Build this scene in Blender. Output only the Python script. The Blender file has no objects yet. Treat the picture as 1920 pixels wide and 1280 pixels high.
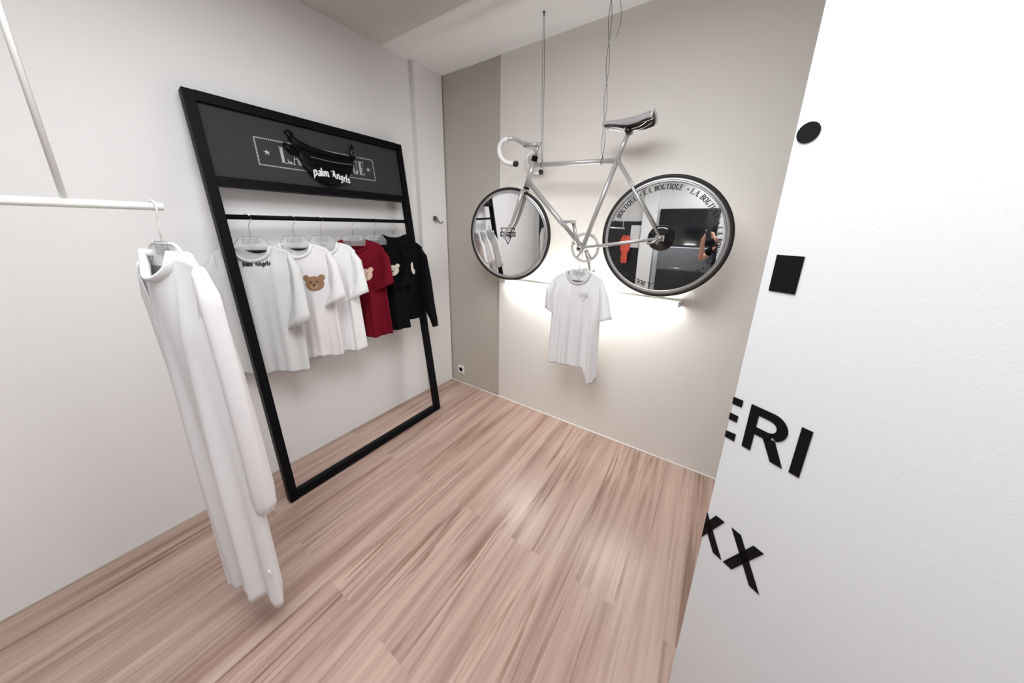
import bpy, bmesh, math, random
from mathutils import Vector, Matrix
random.seed(7)
PI = math.pi
sc = bpy.context.scene
C = sc.collection

# ------------------------------------------------------------ camera
CAM = Vector((2.2377, -2.1697, 1.6215))
yaw, pit, rol = math.radians(-33.352), math.radians(14.937), math.radians(0.992)
F = Vector((math.sin(yaw)*math.cos(pit), math.cos(yaw)*math.cos(pit), -math.sin(pit)))
R0 = Vector((math.cos(yaw), -math.sin(yaw), 0)); U0 = R0.cross(F)
RX = R0*math.cos(rol) + U0*math.sin(rol); UX = -R0*math.sin(rol) + U0*math.cos(rol)
cam = bpy.data.cameras.new('camera'); camo = bpy.data.objects.new('camera', cam); C.objects.link(camo)
M = Matrix((RX, UX, -F)).transposed().to_4x4(); M.translation = CAM
camo.matrix_world = M
cam.sensor_fit = 'HORIZONTAL'; cam.sensor_width = 36; cam.lens = 569.92/1920*36
cam.shift_y = (576.4-640)/1920; cam.clip_start = 0.01
sc.camera = camo

# ------------------------------------------------------------ light
w = bpy.data.worlds.new('world'); sc.world = w; w.use_nodes = True
w.node_tree.nodes['Background'].inputs[0].default_value = (0.9, 0.93, 1, 1)
w.node_tree.nodes['Background'].inputs[1].default_value = 0.3
sc.view_settings.view_transform = 'Standard'; sc.view_settings.look = 'None'
sc.view_settings.gamma = 1; sc.view_settings.use_curve_mapping = False
sc.view_settings.exposure = 0.5
def area(name, loc, size, power, rot=(0, 0, 0), col=(1, 1, 1), sy=None):
    l = bpy.data.lights.new(name, 'AREA'); l.energy = power; l.color = col
    l.shape = 'RECTANGLE'; l.size = size; l.size_y = sy or size
    o = bpy.data.objects.new(name, l); o.location = loc; o.rotation_euler = rot; C.objects.link(o); return o
area('ceiling_panel_light', (1.75, -1.95, 2.80), 1.3, 40, col=(0.96, 0.985, 1.0))
area('rear_fill_light', (2.6, -3.5, 2.80), 1.2, 11, col=(0.96, 0.985, 1.0))  # unseen fill light added behind the camera to soften the room light

# ------------------------------------------------------------ materials
def mat(name, col, rough=0.5, metal=0.0, bump=0.0, scale=60, var=0.0, emit=None, strength=0, spec=None, stretch=(1,1,1), trans=0, alpha=1, coat=0, sub=0):
    m = bpy.data.materials.new(name); m.use_nodes = True
    nt = m.node_tree; b = nt.nodes['Principled BSDF']
    b.inputs['Base Color'].default_value = (*col, 1); b.inputs['Roughness'].default_value = rough
    b.inputs['Metallic'].default_value = metal
    if spec is not None: b.inputs['Specular IOR Level'].default_value = spec
    if coat: b.inputs['Coat Weight'].default_value = coat
    if trans: b.inputs['Transmission Weight'].default_value = trans
    if alpha < 1: b.inputs['Alpha'].default_value = alpha
    if emit: b.inputs['Emission Color'].default_value = (*emit, 1); b.inputs['Emission Strength'].default_value = strength
    tc = nt.nodes.new('ShaderNodeTexCoord'); mp = nt.nodes.new('ShaderNodeMapping')
    mp.inputs['Scale'].default_value = stretch
    nt.links.new(tc.outputs['Object'], mp.inputs[0])
    nz = nt.nodes.new('ShaderNodeTexNoise'); nz.inputs['Scale'].default_value = scale; nz.inputs['Detail'].default_value = 3
    nt.links.new(mp.outputs[0], nz.inputs['Vector'])
    if var:
        mx = nt.nodes.new('ShaderNodeMix'); mx.data_type = 'RGBA'
        mx.inputs['A'].default_value = (*[c*(1-var) for c in col], 1); mx.inputs['B'].default_value = (*[min(1, c*(1+var)) for c in col], 1)
        nt.links.new(nz.outputs[0], mx.inputs['Factor']); nt.links.new(mx.outputs['Result'], b.inputs['Base Color'])
    if bump:
        bp = nt.nodes.new('ShaderNodeBump'); bp.inputs['Strength'].default_value = bump; bp.inputs['Distance'].default_value = 0.002
        nt.links.new(nz.outputs[0], bp.inputs['Height']); nt.links.new(bp.outputs[0], b.inputs['Normal'])
    return m

def floor_mat():
    m = bpy.data.materials.new('wood_laminate'); m.use_nodes = True
    nt = m.node_tree; N = nt.nodes.new; L = nt.links.new; b = nt.nodes['Principled BSDF']
    tc = N('ShaderNodeTexCoord'); mp = N('ShaderNodeMapping'); mp.inputs['Rotation'].default_value = (0, 0, PI/2)
    L(tc.outputs['Object'], mp.inputs[0])
    br = N('ShaderNodeTexBrick'); L(mp.outputs[0], br.inputs['Vector'])
    br.inputs['Scale'].default_value = 1; br.inputs['Brick Width'].default_value = 1.75; br.inputs['Row Height'].default_value = 0.192
    br.inputs['Mortar Size'].default_value = 0.0005; br.inputs['Mortar Smooth'].default_value = 0.6
    br.inputs['Color1'].default_value = (0, 0, 0, 1); br.inputs['Color2'].default_value = (1, 1, 1, 1)
    br.inputs['Mortar'].default_value = (0.5, 0.5, 0.5, 1); br.offset = 0.37; br.offset_frequency = 2
    sc_ = N('ShaderNodeVectorMath'); sc_.operation = 'SCALE'; sc_.inputs['Scale'].default_value = 37.0; L(br.outputs['Color'], sc_.inputs[0])
    ad = N('ShaderNodeVectorMath'); ad.operation = 'ADD'; L(tc.outputs['Object'], ad.inputs[0]); L(sc_.outputs[0], ad.inputs[1])
    def noise(sx, sy, det, rgh, dist):
        mm_ = N('ShaderNodeMapping'); mm_.inputs['Scale'].default_value = (sx, sy, 1); L(ad.outputs[0], mm_.inputs[0])
        nn = N('ShaderNodeTexNoise'); nn.inputs['Scale'].default_value = 1.0; nn.inputs['Detail'].default_value = det
        nn.inputs['Roughness'].default_value = rgh; nn.inputs['Distortion'].default_value = dist; L(mm_.outputs[0], nn.inputs['Vector']); return nn
    def ramp(src, els):
        r_ = N('ShaderNodeValToRGB'); r_.color_ramp.elements[0].position = els[0][0]; r_.color_ramp.elements[0].color = (*els[0][1], 1)
        r_.color_ramp.elements[1].position = els[-1][0]; r_.color_ramp.elements[1].color = (*els[-1][1], 1)
        for p_, c_ in els[1:-1]: e_ = r_.color_ramp.elements.new(p_); e_.color = (*c_, 1)
        L(src, r_.inputs[0]); return r_
    def mix(a_, b_, f_, mode):
        x_ = N('ShaderNodeMix'); x_.data_type = 'RGBA'; x_.blend_type = mode; x_.inputs['Factor'].default_value = f_; L(a_, x_.inputs['A']); L(b_, x_.inputs['B']); return x_.outputs['Result']
    broad = ramp(noise(17, 0.7, 4, 0.55, 0.25).outputs[0], [(0.30, (0.33, 0.205, 0.165)), (0.45, (0.46, 0.32, 0.265)), (0.62, (0.555, 0.41, 0.345)), (0.75, (0.60, 0.44, 0.36))])
    nz = noise(60, 2.2, 5, 0.6, 0.4)
    fine = ramp(nz.outputs[0], [(0.30, (0.80, 0.77, 0.75)), (0.60, (1, 1, 1))])
    vein = ramp(noise(15, 0.5, 4, 0.5, 0.3).outputs[0], [(0.455, (1, 1, 1)), (0.485, (0.62, 0.54, 0.50)), (0.495, (0.55, 0.47, 0.43)), (0.53, (1, 1, 1))])
    gate = ramp(noise(5, 0.5, 2, 0.5, 0).outputs[0], [(0.42, (0, 0, 0)), (0.60, (1, 1, 1))])
    c1 = mix(broad.outputs[0], fine.outputs[0], 0.8, 'MULTIPLY')
    vx = N('ShaderNodeMix'); vx.data_type = 'RGBA'; vx.blend_type = 'MULTIPLY'; L(gate.outputs[0], vx.inputs['Factor']); L(c1, vx.inputs['A']); L(vein.outputs[0], vx.inputs['B'])
    tone = ramp(br.outputs['Color'], [(0.0, (0.97, 0.97, 0.97)), (1.0, (1.02, 1.02, 1.015))])
    L(mix(vx.outputs['Result'], tone.outputs[0], 1.0, 'MULTIPLY'), b.inputs['Base Color'])
    b.inputs['Roughness'].default_value = 0.30
    bp = N('ShaderNodeBump'); bp.inputs['Strength'].default_value = 0.15; bp.inputs['Distance'].default_value = 0.001
    L(nz.outputs[0], bp.inputs['Height']); L(bp.outputs[0], b.inputs['Normal'])
    return m

MT = dict(
 wall=mat('wall_white', (0.80, 0.793, 0.79), 0.85, bump=0.12, scale=140, var=0.015),
 cream=mat('wall_cream', (0.83, 0.80, 0.755), 0.8, bump=0.12, scale=140, var=0.015),
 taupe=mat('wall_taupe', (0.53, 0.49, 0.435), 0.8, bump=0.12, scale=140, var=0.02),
 ceil=mat('ceiling_white', (0.84, 0.85, 0.845), 0.9, bump=0.9, scale=90, var=0.03),
 ceil2=mat('ceiling_grey', (0.66, 0.635, 0.615), 0.9, bump=0.9, scale=90, var=0.04),
 floor=floor_mat(),
 panel=mat('panel_white', (0.74, 0.75, 0.77), 0.6, bump=0.1, scale=200),
 vinyl=mat('black_vinyl', (0.004, 0.004, 0.005), 0.55, spec=0.15),
 black=mat('black_steel', (0.003, 0.003, 0.0045), 0.5, bump=0.05, scale=300, spec=0.10),
 mesh=mat('dark_grey_mesh', (0.040, 0.043, 0.043), 0.8, bump=0.8, scale=500, var=0.35, spec=0.2),
 silver_ink=mat('silver_ink', (0.42, 0.42, 0.42), 0.5),
 silver=mat('silver_paint', (0.50, 0.50, 0.49), 0.3, metal=0.35, coat=0.4),
 chrome=mat('chrome', (0.8, 0.8, 0.8), 0.12, metal=1),
 lalu=mat('pale_aluminium', (0.74, 0.74, 0.73), 0.35, metal=0.4),
 alu=mat('brushed_aluminium', (0.66, 0.66, 0.66), 0.3, metal=0.9),
 mirror=mat('mirror_glass', (0.93, 0.94, 0.94), 0.015, metal=1),
 tire=mat('tire_rubber', (0.01, 0.01, 0.01), 0.6),
 bgloss=mat('gloss_black_plastic', (0.006, 0.006, 0.007), 0.12, coat=0.6),
 white_tape=mat('white_handlebar_tape', (0.78, 0.77, 0.77), 0.45, bump=0.3, scale=150),
 saddle=mat('grey_saddle_cover', (0.40, 0.385, 0.39), 0.45),
 wcloth=mat('white_cotton', (0.83, 0.83, 0.84), 0.9, bump=0.35, scale=260),
 wcloth2=mat('pale_cotton', (0.80, 0.78, 0.79), 0.9, bump=0.35, scale=260),
 gcloth=mat('light_grey_cotton', (0.66, 0.665, 0.665), 0.9, bump=0.35, scale=260),
 rib=mat('grey_rib_knit', (0.68, 0.68, 0.68), 0.9, bump=0.5, scale=400),
 red=mat('dark_red_cotton', (0.15, 0.004, 0.014), 0.9, bump=0.35, scale=260, spec=0.15),
 bcloth=mat('black_cotton', (0.003, 0.003, 0.004), 0.95, bump=0.3, scale=260, spec=0.12),
 nylon=mat('black_nylon', (0.002, 0.002, 0.002), 0.45, bump=0.5, scale=70, spec=0.12),
 print_w=mat('white_print', (0.82, 0.82, 0.82), 0.6),
 print_b=mat('black_print', (0.01, 0.01, 0.012), 0.6),
 print_g=mat('grey_print', (0.42, 0.42, 0.45), 0.6),
 brown=mat('brown_print', (0.30, 0.17, 0.09), 0.8, var=0.2, scale=200),
 brown2=mat('light_brown_print', (0.42, 0.27, 0.15), 0.8, var=0.2, scale=200),
 tan=mat('tan_print', (0.72, 0.50, 0.40), 0.8, var=0.15, scale=200),
 cream_p=mat('beige_print', (0.62, 0.58, 0.50), 0.8, var=0.2, scale=200),
 clear=mat('clear_acrylic', (0.86, 0.86, 0.86), 0.2, alpha=0.18),
 wplastic=mat('white_plastic', (0.82, 0.82, 0.80), 0.35),
 led=mat('led_diffuser', (0.9, 0.9, 0.9), 0.5, emit=(1, 0.985, 0.95), strength=50),
 skin=mat('skin', (0.62, 0.33, 0.25), 0.5, var=0.05, scale=30),
 hair=mat('dark_hair', (0.02, 0.015, 0.012), 0.6),
 screen=mat('dark_screen', (0.008, 0.009, 0.012), 0.1),
 orange=mat('orange_red_cloth', (0.75, 0.12, 0.07), 0.7),
 darkwall=mat('dark_cupboard', (0.015, 0.016, 0.02), 0.3),
 greymet=mat('grey_satin_metal', (0.14, 0.15, 0.165), 0.3, metal=0.6),
)

# ------------------------------------------------------------ mesh helpers
class MB:
    def __init__(s): s.v = []; s.f = []; s.sm = []
    def add(s, vs, fs, smooth=True):
        n = len(s.v); s.v += [Vector(v) for v in vs]
        s.f += [[i+n for i in f] for f in fs]; s.sm += [smooth]*len(fs); return s
    def box(s, c, d, rot=None):
        c = Vector(c); vs = []
        for x in (-.5, .5):
            for y in (-.5, .5):
                for z in (-.5, .5):
                    p = Vector((x*d[0], y*d[1], z*d[2]))
                    if rot: p = rot @ p
                    vs.append(c+p)
        return s.add(vs, [(0,1,3,2),(4,6,7,5),(0,4,5,1),(2,3,7,6),(0,2,6,4),(1,5,7,3)], False)
    def tube(s, pts, r, n=12, closed=False, caps=True, flat=None):
        pts = [Vector(p) for p in pts]; N = len(pts)
        rs = r if isinstance(r, (list, tuple)) else [r]*N
        T = []
        for i in range(N):
            a = pts[(i-1) % N] if (closed or i > 0) else pts[i]; b = pts[(i+1) % N] if (closed or i < N-1) else pts[i]
            T.append((b-a).normalized())
        up = Vector((0, 0, 1)) if abs(T[0].z) < 0.9 else Vector((0, 1, 0))
        if flat is not None: up = Vector(flat)
        u = (up - T[0]*up.dot(T[0])).normalized(); vs = []
        for i in range(N):
            u = (u - T[i]*u.dot(T[i])).normalized(); v = T[i].cross(u)
            ra, rb = rs[i] if isinstance(rs[i], tuple) else (rs[i], rs[i])
            for k in range(n):
                a = 2*PI*k/n; vs.append(pts[i] + u*(ra*math.cos(a)) + v*(rb*math.sin(a)))
        fs = []
        for i in range(N if closed else N-1):
            j = (i+1) % N
            for k in range(n):
                l = (k+1) % n; fs.append((i*n+k, i*n+l, j*n+l, j*n+k))
        if caps and not closed:
            fs.append(tuple(range(n-1, -1, -1))); fs.append(tuple((N-1)*n+k for k in range(n)))
        return s.add(vs, fs)
    def loft(s, rings, closed=True, caps=True):
        n = len(rings[0]); vs = [p for r in rings for p in r]; fs = []
        for i in range(len(rings)-1):
            for k in range(n if closed else n-1):
                l = (k+1) % n; fs.append((i*n+k, i*n+l, (i+1)*n+l, (i+1)*n+k))
        if caps and closed:
            fs.append(tuple(range(n-1, -1, -1))); fs.append(tuple((len(rings)-1)*n+k for k in range(n)))
        return s.add(vs, fs)
    def lathe(s, prof, c, axis, n=48):
        # prof: (radius, along axis)
        ax = Vector(axis).normalized(); up = Vector((0, 0, 1)) if abs(ax.z) < .9 else Vector((1, 0, 0))
        u = (up-ax*up.dot(ax)).normalized(); v = ax.cross(u); c = Vector(c)
        rings = [[c + ax*h + (u*math.cos(2*PI*k/n)+v*math.sin(2*PI*k/n))*r for k in range(n)] for r, h in prof]
        return s.loft(rings)
    def polys(s, ps, fn):
        for p in ps:
            vs = [fn(x, y) for x, y in p]; s.add(vs, [tuple(range(len(vs)))], False)
        return s
    def prism(s, ps, fn, t):
        # fn(x, y, depth)
        for p in ps:
            n = len(p); vs = [fn(x, y, 0) for x, y in p] + [fn(x, y, t) for x, y in p]
            fs = [tuple(range(n-1, -1, -1)), tuple(range(n, 2*n))] + [(i, (i+1) % n, n+(i+1) % n, n+i) for i in range(n)]
            s.add(vs, fs, False)
        return s
    def build(s, name, m, parent=None, bevel=0, solid=0, sub=0):
        o0 = Vector((0, 0, 0))
        if parent is not None: o0 = WL[parent.name]
        me = bpy.data.meshes.new(name); me.from_pydata([v-o0 for v in s.v], [], s.f)
        for p, q in zip(me.polygons, s.sm): p.use_smooth = q
        bm = bmesh.new(); bm.from_mesh(me); bmesh.ops.recalc_face_normals(bm, faces=bm.faces); bm.to_mesh(me); bm.free()
        me.materials.append(MT[m]); o = bpy.data.objects.new(name, me); C.objects.link(o)
        if parent is not None: o.parent = parent
        WL[o.name] = o0
        if solid:
            md = o.modifiers.new('thickness', 'SOLIDIFY'); md.thickness = solid; md.offset = -1
        if sub:
            md = o.modifiers.new('subdivision', 'SUBSURF'); md.levels = sub; md.render_levels = sub
        if bevel:
            md = o.modifiers.new('bevel', 'BEVEL'); md.width = bevel; md.segments = 2; md.limit_method = 'ANGLE'
        return o
WL = {}
def thing(name, label, cat, loc=(0, 0, 0), group=None):
    o = bpy.data.objects.new(name, None); C.objects.link(o); o.location = loc; o.empty_display_size = .1
    o['label'] = label; o['category'] = cat
    if group: o['group'] = group
    WL[o.name] = Vector(loc); return o
def tag(o, label, cat, group=None):
    o['label'] = label; o['category'] = cat
    if group: o['group'] = group
    return o
def struct(o): o['kind'] = 'structure'; return o
def rebase(o, loc):
    loc = Vector(loc); o.data.transform(Matrix.Translation(-loc)); o.location = loc; return o

# ------------------------------------------------------------ lettering: broad-nib strokes
def arc(cx, cy, rx, ry, a0, a1, n=14):
    return [(cx+rx*math.cos(math.radians(a0+(a1-a0)*i/n)), cy+ry*math.sin(math.radians(a0+(a1-a0)*i/n))) for i in range(n+1)]
DID = {  # glyphs in a 1-high box: (width, strokes of (thickness factor, points))
 'L': (.62, [(1, [(.16,0),(.16,1)]), (0, [(0,1),(.32,1)]), (0, [(0,0),(.56,0),(.58,.25)])]),
 'A': (.78, [(0, [(.08,0),(.38,1)]), (1, [(.38,1),(.66,0)]), (0, [(.18,.36),(.56,.36)]), (0, [(0,0),(.2,0)]), (0, [(.52,0),(.80,0)])]),
 'B': (.72, [(1, [(.16,0),(.16,1)]), (0, [(0,1),(.35,1)]), (0, [(0,0),(.35,0)]), (1, arc(.34,.76,.2,.24,90,-90)), (1, arc(.36,.26,.24,.26,90,-90)), (0, [(.16,.52),(.36,.52)])]),
 'O': (.80, [(1, arc(.37,.5,.29,.5,0,360,28))]),
 'Q': (.80, [(1, arc(.37,.5,.29,.5,0,360,28)), (0, [(.36,.1),(.5,-.15),(.72,-.2)])]),
 'U': (.78, [(1, [(.16,1),(.16,.32)]+arc(.37,.3,.21,.3,180,360,10)), (0, [(.58,.3),(.58,1)]), (0, [(0,1),(.32,1)]), (0, [(.46,1),(.70,1)])]),
 'T': (.70, [(1, [(.34,0),(.34,1)]), (0, [(.02,.75),(.02,1),(.66,1),(.66,.75)]), (0, [(.2,0),(.48,0)])]),
 'I': (.40, [(1, [(.18,0),(.18,1)]), (0, [(.02,1),(.34,1)]), (0, [(.02,0),(.34,0)])]),
 'E': (.66, [(1, [(.16,0),(.16,1)]), (0, [(0,1),(.56,1),(.56,.75)]), (0, [(0,0),(.58,0),(.6,.25)]), (0, [(.16,.5),(.42,.5)]), (0, [(.42,.36),(.42,.64)])]),
 '.': (.24, [(1, [(.1,0),(.1,.12)])]),
 ' ': (.35, []),
 '*': (.70, [(0, [(.3,.25),(.3,.75)]), (0, [(.08,.38),(.52,.62)]), (0, [(.08,.62),(.52,.38)])]),
 '-': (.50, [(1.2, [(.2,.36),(.2,.6)])]),
}
BLK = {  # blackletter-like lower case, x height .6
 'p': (.52, [[(.12,.66),(.12,-.3)], [(.12,.6),(.3,.66),(.42,.5),(.42,.12),(.3,0),(.14,.08)]]),
 'a': (.50, [[(.08,.55),(.28,.64),(.38,.5),(.38,.06),(.46,0)], [(.38,.36),(.12,.28),(.1,.06),(.22,0),(.38,.1)]]),
 'l': (.28, [[(.1,1),(.1,.08),(.2,0)]]),
 'm': (.78, [[(.08,.62),(.08,0)], [(.1,.56),(.26,.64),(.34,.54),(.34,0)], [(.36,.56),(.52,.64),(.62,.52),(.62,.04),(.7,0)]]),
 'A': (.74, [[(.08,.1),(.22,.2),(.36,.96),(.5,.86)], [(.4,.9),(.5,.2),(.62,0)], [(.16,.42),(.5,.46)], [(.02,.8),(.2,.96)]]),
 'n': (.54, [[(.08,.62),(.08,0)], [(.1,.56),(.26,.64),(.38,.52),(.38,.04),(.46,0)]]),
 'g': (.50, [[(.38,.62),(.12,.52),(.1,.14),(.26,.04),(.38,.14)], [(.38,.62),(.38,-.2),(.2,-.32),(.06,-.22)]]),
 'e': (.44, [[(.1,.3),(.34,.42),(.28,.62),(.1,.5),(.1,.1),(.24,0),(.36,.1)]]),
 's': (.44, [[(.34,.54),(.22,.64),(.08,.52),(.32,.2),(.22,0),(.06,.1)]]),
 ' ': (.34, []),
}
def nib(pts, nx, ny, hair):
    out = []
    for (ax, ay), (bx, by) in zip(pts, pts[1:]):
        dx, dy = bx-ax, by-ay; l = math.hypot(dx, dy) or 1e-6; px, py = -dy/l*hair, dx/l*hair
        ex, ey = dx/l*hair*.5, dy/l*hair*.5
        if px*nx+py*ny < 0: px, py = -px, -py
        X, Y = nx+px, ny+py
        q = [(ax-X-ex, ay-Y-ey), (ax+X-ex, ay+Y-ey), (bx+X+ex, by+Y+ey), (bx-X+ex, by-Y+ey)]
        out.append(q)
    return out
def text_polys(txt, font='did', h=1.0, slant=0.0, thick=.085, hair=.028, track=0.0):
    x = 0; out = []
    for ch in txt:
        if font == 'did':
            wd, st = DID[ch]
            for k, pts in st: out += [[(x+px+slant*py, py) for px, py in q] for q in nib(pts, thick*k, 0, hair)]
        else:
            wd, st = BLK[ch]
            for pts in st: out += [[(x+px+slant*py, py) for px, py in q] for q in nib(pts, thick*.8, thick*.6, hair)]
        x += wd + track
    return [[(px*h, py*h) for px, py in q] for q in out], x*h
def rect_outline(x0, y0, x1, y1, t):
    return [[(x0,y0),(x1,y0),(x1,y0+t),(x0,y0+t)], [(x0,y1-t),(x1,y1-t),(x1,y1),(x0,y1)], [(x0,y0+t),(x0+t,y0+t),(x0+t,y1-t),(x0,y1-t)], [(x1-t,y0+t),(x1,y0+t),(x1,y1-t),(x1-t,y1-t)]]
def logo_polys(s=1.0, t=.03):
    """triangle pointing down behind a banner with a line of letters; unit = triangle width"""
    def line(a, b, tt=t):
        dx, dy = b[0]-a[0], b[1]-a[1]; l = math.hypot(dx, dy); nx, ny = -dy/l*tt/2, dx/l*tt/2
        return [(a[0]-nx,a[1]-ny),(a[0]+nx,a[1]+ny),(b[0]+nx,b[1]+ny),(b[0]-nx,b[1]-ny)]
    out = [line((-.5,.42),(.5,.42)), line((-.5,.42),(-.39,.2)), line((.5,.42),(.39,.2)), line((-.24,-.09),(0,-.55)), line((.24,-.09),(0,-.55))]
    out += rect_outline(-.54, -.09, .54, .2, t)
    tp, wd = text_polys('L.A. BOUTIQUE', h=.17, thick=.07, hair=.03); k = .98/wd
    out += [[((x-wd/2)*k, y-.03) for x, y in q] for q in tp]
    out += [line((-.12,.31),(.12,.31), .05), line((-.06,-.22),(.06,-.22), .05)]
    return [[(x*s, y*s) for x, y in q] for q in out]
def disc_poly(cx, cy, rx, ry=None, n=18, a=0):
    ry = ry or rx; ca, sa = math.cos(a), math.sin(a)
    return [(cx+rx*math.cos(2*PI*i/n)*ca-ry*math.sin(2*PI*i/n)*sa, cy+rx*math.cos(2*PI*i/n)*sa+ry*math.sin(2*PI*i/n)*ca) for i in range(n)]

# ============================================================ SETTING
H = 2.86
def slab(name, lo, hi, m):
    lo = Vector(lo); hi = Vector(hi); mb = MB(); mb.box((lo+hi)/2, hi-lo); return struct(mb.build(name, m))
XR, YF = 4.6, -4.2
slab('floor', (-.2, YF-.2, -.1), (XR+.2, .2, 0), 'floor')
slab('wall_left', (-.15, YF, 0), (0, 0, H), 'wall')
slab('wall_left_pilaster', (0, -.298, 0), (0.044, 0, H-.0), 'wall')
slab('wall_back', (0.67, 0, 0), (XR, .15, H), 'cream')
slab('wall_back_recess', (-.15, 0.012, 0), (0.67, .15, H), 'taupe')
slab('wall_right', (XR, YF, 0), (XR+.15, .15, H), 'wall')
slab('wall_front', (-.15, YF-.15, 0), (XR+.15, YF, H), 'wall')
slab('ceiling', (-.2, -.548, H), (XR+.2, .2, H+.12), 'ceil')
slab('ceiling_panel', (-.2, YF-.2, H-.004), (XR+.2, -.548, H+.12), 'ceil2')
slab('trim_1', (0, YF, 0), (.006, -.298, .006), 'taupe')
slab('trim_2', (0.044, -.006, 0), (XR, 0, .008), 'cream')

# diagonal lettered partition
PE = Vector((2.3227, -1.3742, 0)); PD = Vector((.866, -.5, 0)); PN = Vector((-.5, -.866, 0))
mb = MB()
Lp = 2.0
a, b = PE, PE+PD*Lp
c, d = b-PN*.09, a-PN*.09
mb.add([a, b, c, d]+[p+Vector((0,0,H-.004)) for p in (a, b, c, d)], [(0,1,2,3),(7,6,5,4),(0,4,5,1),(1,5,6,2),(2,6,7,3),(3,7,4,0)], False)
struct(mb.build('wall_partition', 'panel', bevel=.003))
def pf(x, y, t=0): return PE + PD*x + Vector((0, 0, y)) + PN*(.0005+t)
def letters(name, ps, label):
    mb = MB(); mb.prism(ps, pf, .0015); o = mb.build(name, 'vinyl'); c = pf(*ps[0][0]); rebase(o, c); tag(o, label, 'lettering'); return o
G = 'black vinyl lettering on the white partition'
def quad(*p): return list(p)
letters('vinyl_letter', [[(.000,1.2565),(.0195,1.257),(.0195,1.2405),(.000,1.239)], [(.000,1.2155),(.0170,1.216),(.0170,1.200),(.000,1.199)], [(.000,1.168),(.0205,1.171),(.0205,1.1525),(.000,1.152)]],
        'black letter E cut off at the left edge of white partition, before the R')
bo = [(.052,1.2585)]+[(.070,1.2585)]+arc(.077,1.2285,.0285,.030,85,-60,12)
bi = [(.052,1.2405)]+[(.070,1.2405)]+arc(.073,1.2265,.0145,.014,85,-80,12)
ps = [[(.036,1.153),(.053,1.153),(.053,1.2585),(.036,1.2585)]]
for (p, q) in zip(range(len(bo)-1), range(len(bo)-1)): ps.append([bi[p], bo[p], bo[p+1], bi[p+1]])
ps += [[(.052,1.1955),(.080,1.1955),(.085,1.2125),(.052,1.2125)], [(.068,1.198),(.089,1.202),(.111,1.153),(.090,1.153)]]
letters('vinyl_letter', ps, 'large black letter R between the cut off E and the I')
letters('vinyl_letter', [[(.122,1.154),(.1385,1.154),(.1385,1.258),(.122,1.258)]], 'black upright letter stroke I right of the R')
def xglyph(x):
    return [[(x,.937),(x+.020,.937),(x+.078,.830),(x+.058,.830)], [(x+.046,.937-.001),(x+.066,.937-.001),(x+.020,.830),(x+.0,.830)]]
def clip0(p):
    out = []
    for i in range(len(p)):
        a, b = p[i], p[(i+1) % len(p)]
        if a[0] >= 0: out.append(a)
        if (a[0] < 0) != (b[0] < 0):
            t = (0-a[0])/(b[0]-a[0]); out.append((0, a[1]+t*(b[1]-a[1])))
    return out
letters('vinyl_letter', [clip0(p) for p in xglyph(-.026)], 'black letter X cut by the left edge of the white partition')
letters('vinyl_letter', xglyph(.056), 'complete black letter X, lowest and rightmost on the white partition')
letters('vinyl_mark', [[(.0175,1.506),(.060,1.506),(.060,1.577),(.0175,1.577)]], 'solid black square mark above the letters on the white partition')
letters('vinyl_mark', [disc_poly(.0205,1.790,.0165,.017)], 'black round mark near the top of the white partition edge')

# ============================================================ RACK
ZR = 1.645
def rx(z): return .339-.134*z
def rp(y, z, off=0): return Vector((rx(z)+off*.991, y, z+off*.133))
rack = thing('clothing_rack', 'tall black steel display rack leaning on the white wall with grey sign header', 'clothes rack', (.339, -1.08, 0))
def bar(name, p, q, w, d, parent, m='black'):
    p = Vector(p); q = Vector(q); t = (q-p).normalized(); n = Vector((.991, 0, .133)); s = t.cross(n)
    mb = MB(); vs = [e + s*(w/2*i) + n*(d/2*j) for e in (p, q) for i, j in ((-1,-1),(1,-1),(1,1),(-1,1))]
    mb.add(vs, [(3,2,1,0),(4,5,6,7),(0,1,5,4),(1,2,6,5),(2,3,7,6),(3,0,4,7)], False); return mb.build(name, m, parent, bevel=.002)
YL, YR, ZT, ZH = -1.655, -.500, 2.195, 1.815
bar('post', rp(YL, 0.004), rp(YL, ZT+.022), .043, .05, rack)
bar('post', rp(YR, 0.004), rp(YR, ZT+.022), .043, .05, rack)
bar('top_rail', rp(YL+.021, ZT), rp(YR-.025, ZT), .048, .048, rack)
bar('middle_rail', rp(YL+.021, ZH), rp(YR-.025, ZH), .045, .045, rack)
bar('bottom_rail', rp(YL+.021, .028), rp(YR-.025, .028), .046, .046, rack)
mb = MB(); mb.tube([rp(YL+.02, ZR), rp(YR-.02, ZR)], .0125, 16); mb.build('hanging_rod', 'black', rack)
mb = MB(); ps = [(YL+.02, ZH+.02), (YR-.02, ZH+.02), (YR-.02, ZT-.02), (YL+.02, ZT-.02)]
mb.prism([ps], lambda y, z, t: rp(y, z, -.006+t), .012); sp = mb.build('sign_panel', 'mesh', rack)
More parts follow.
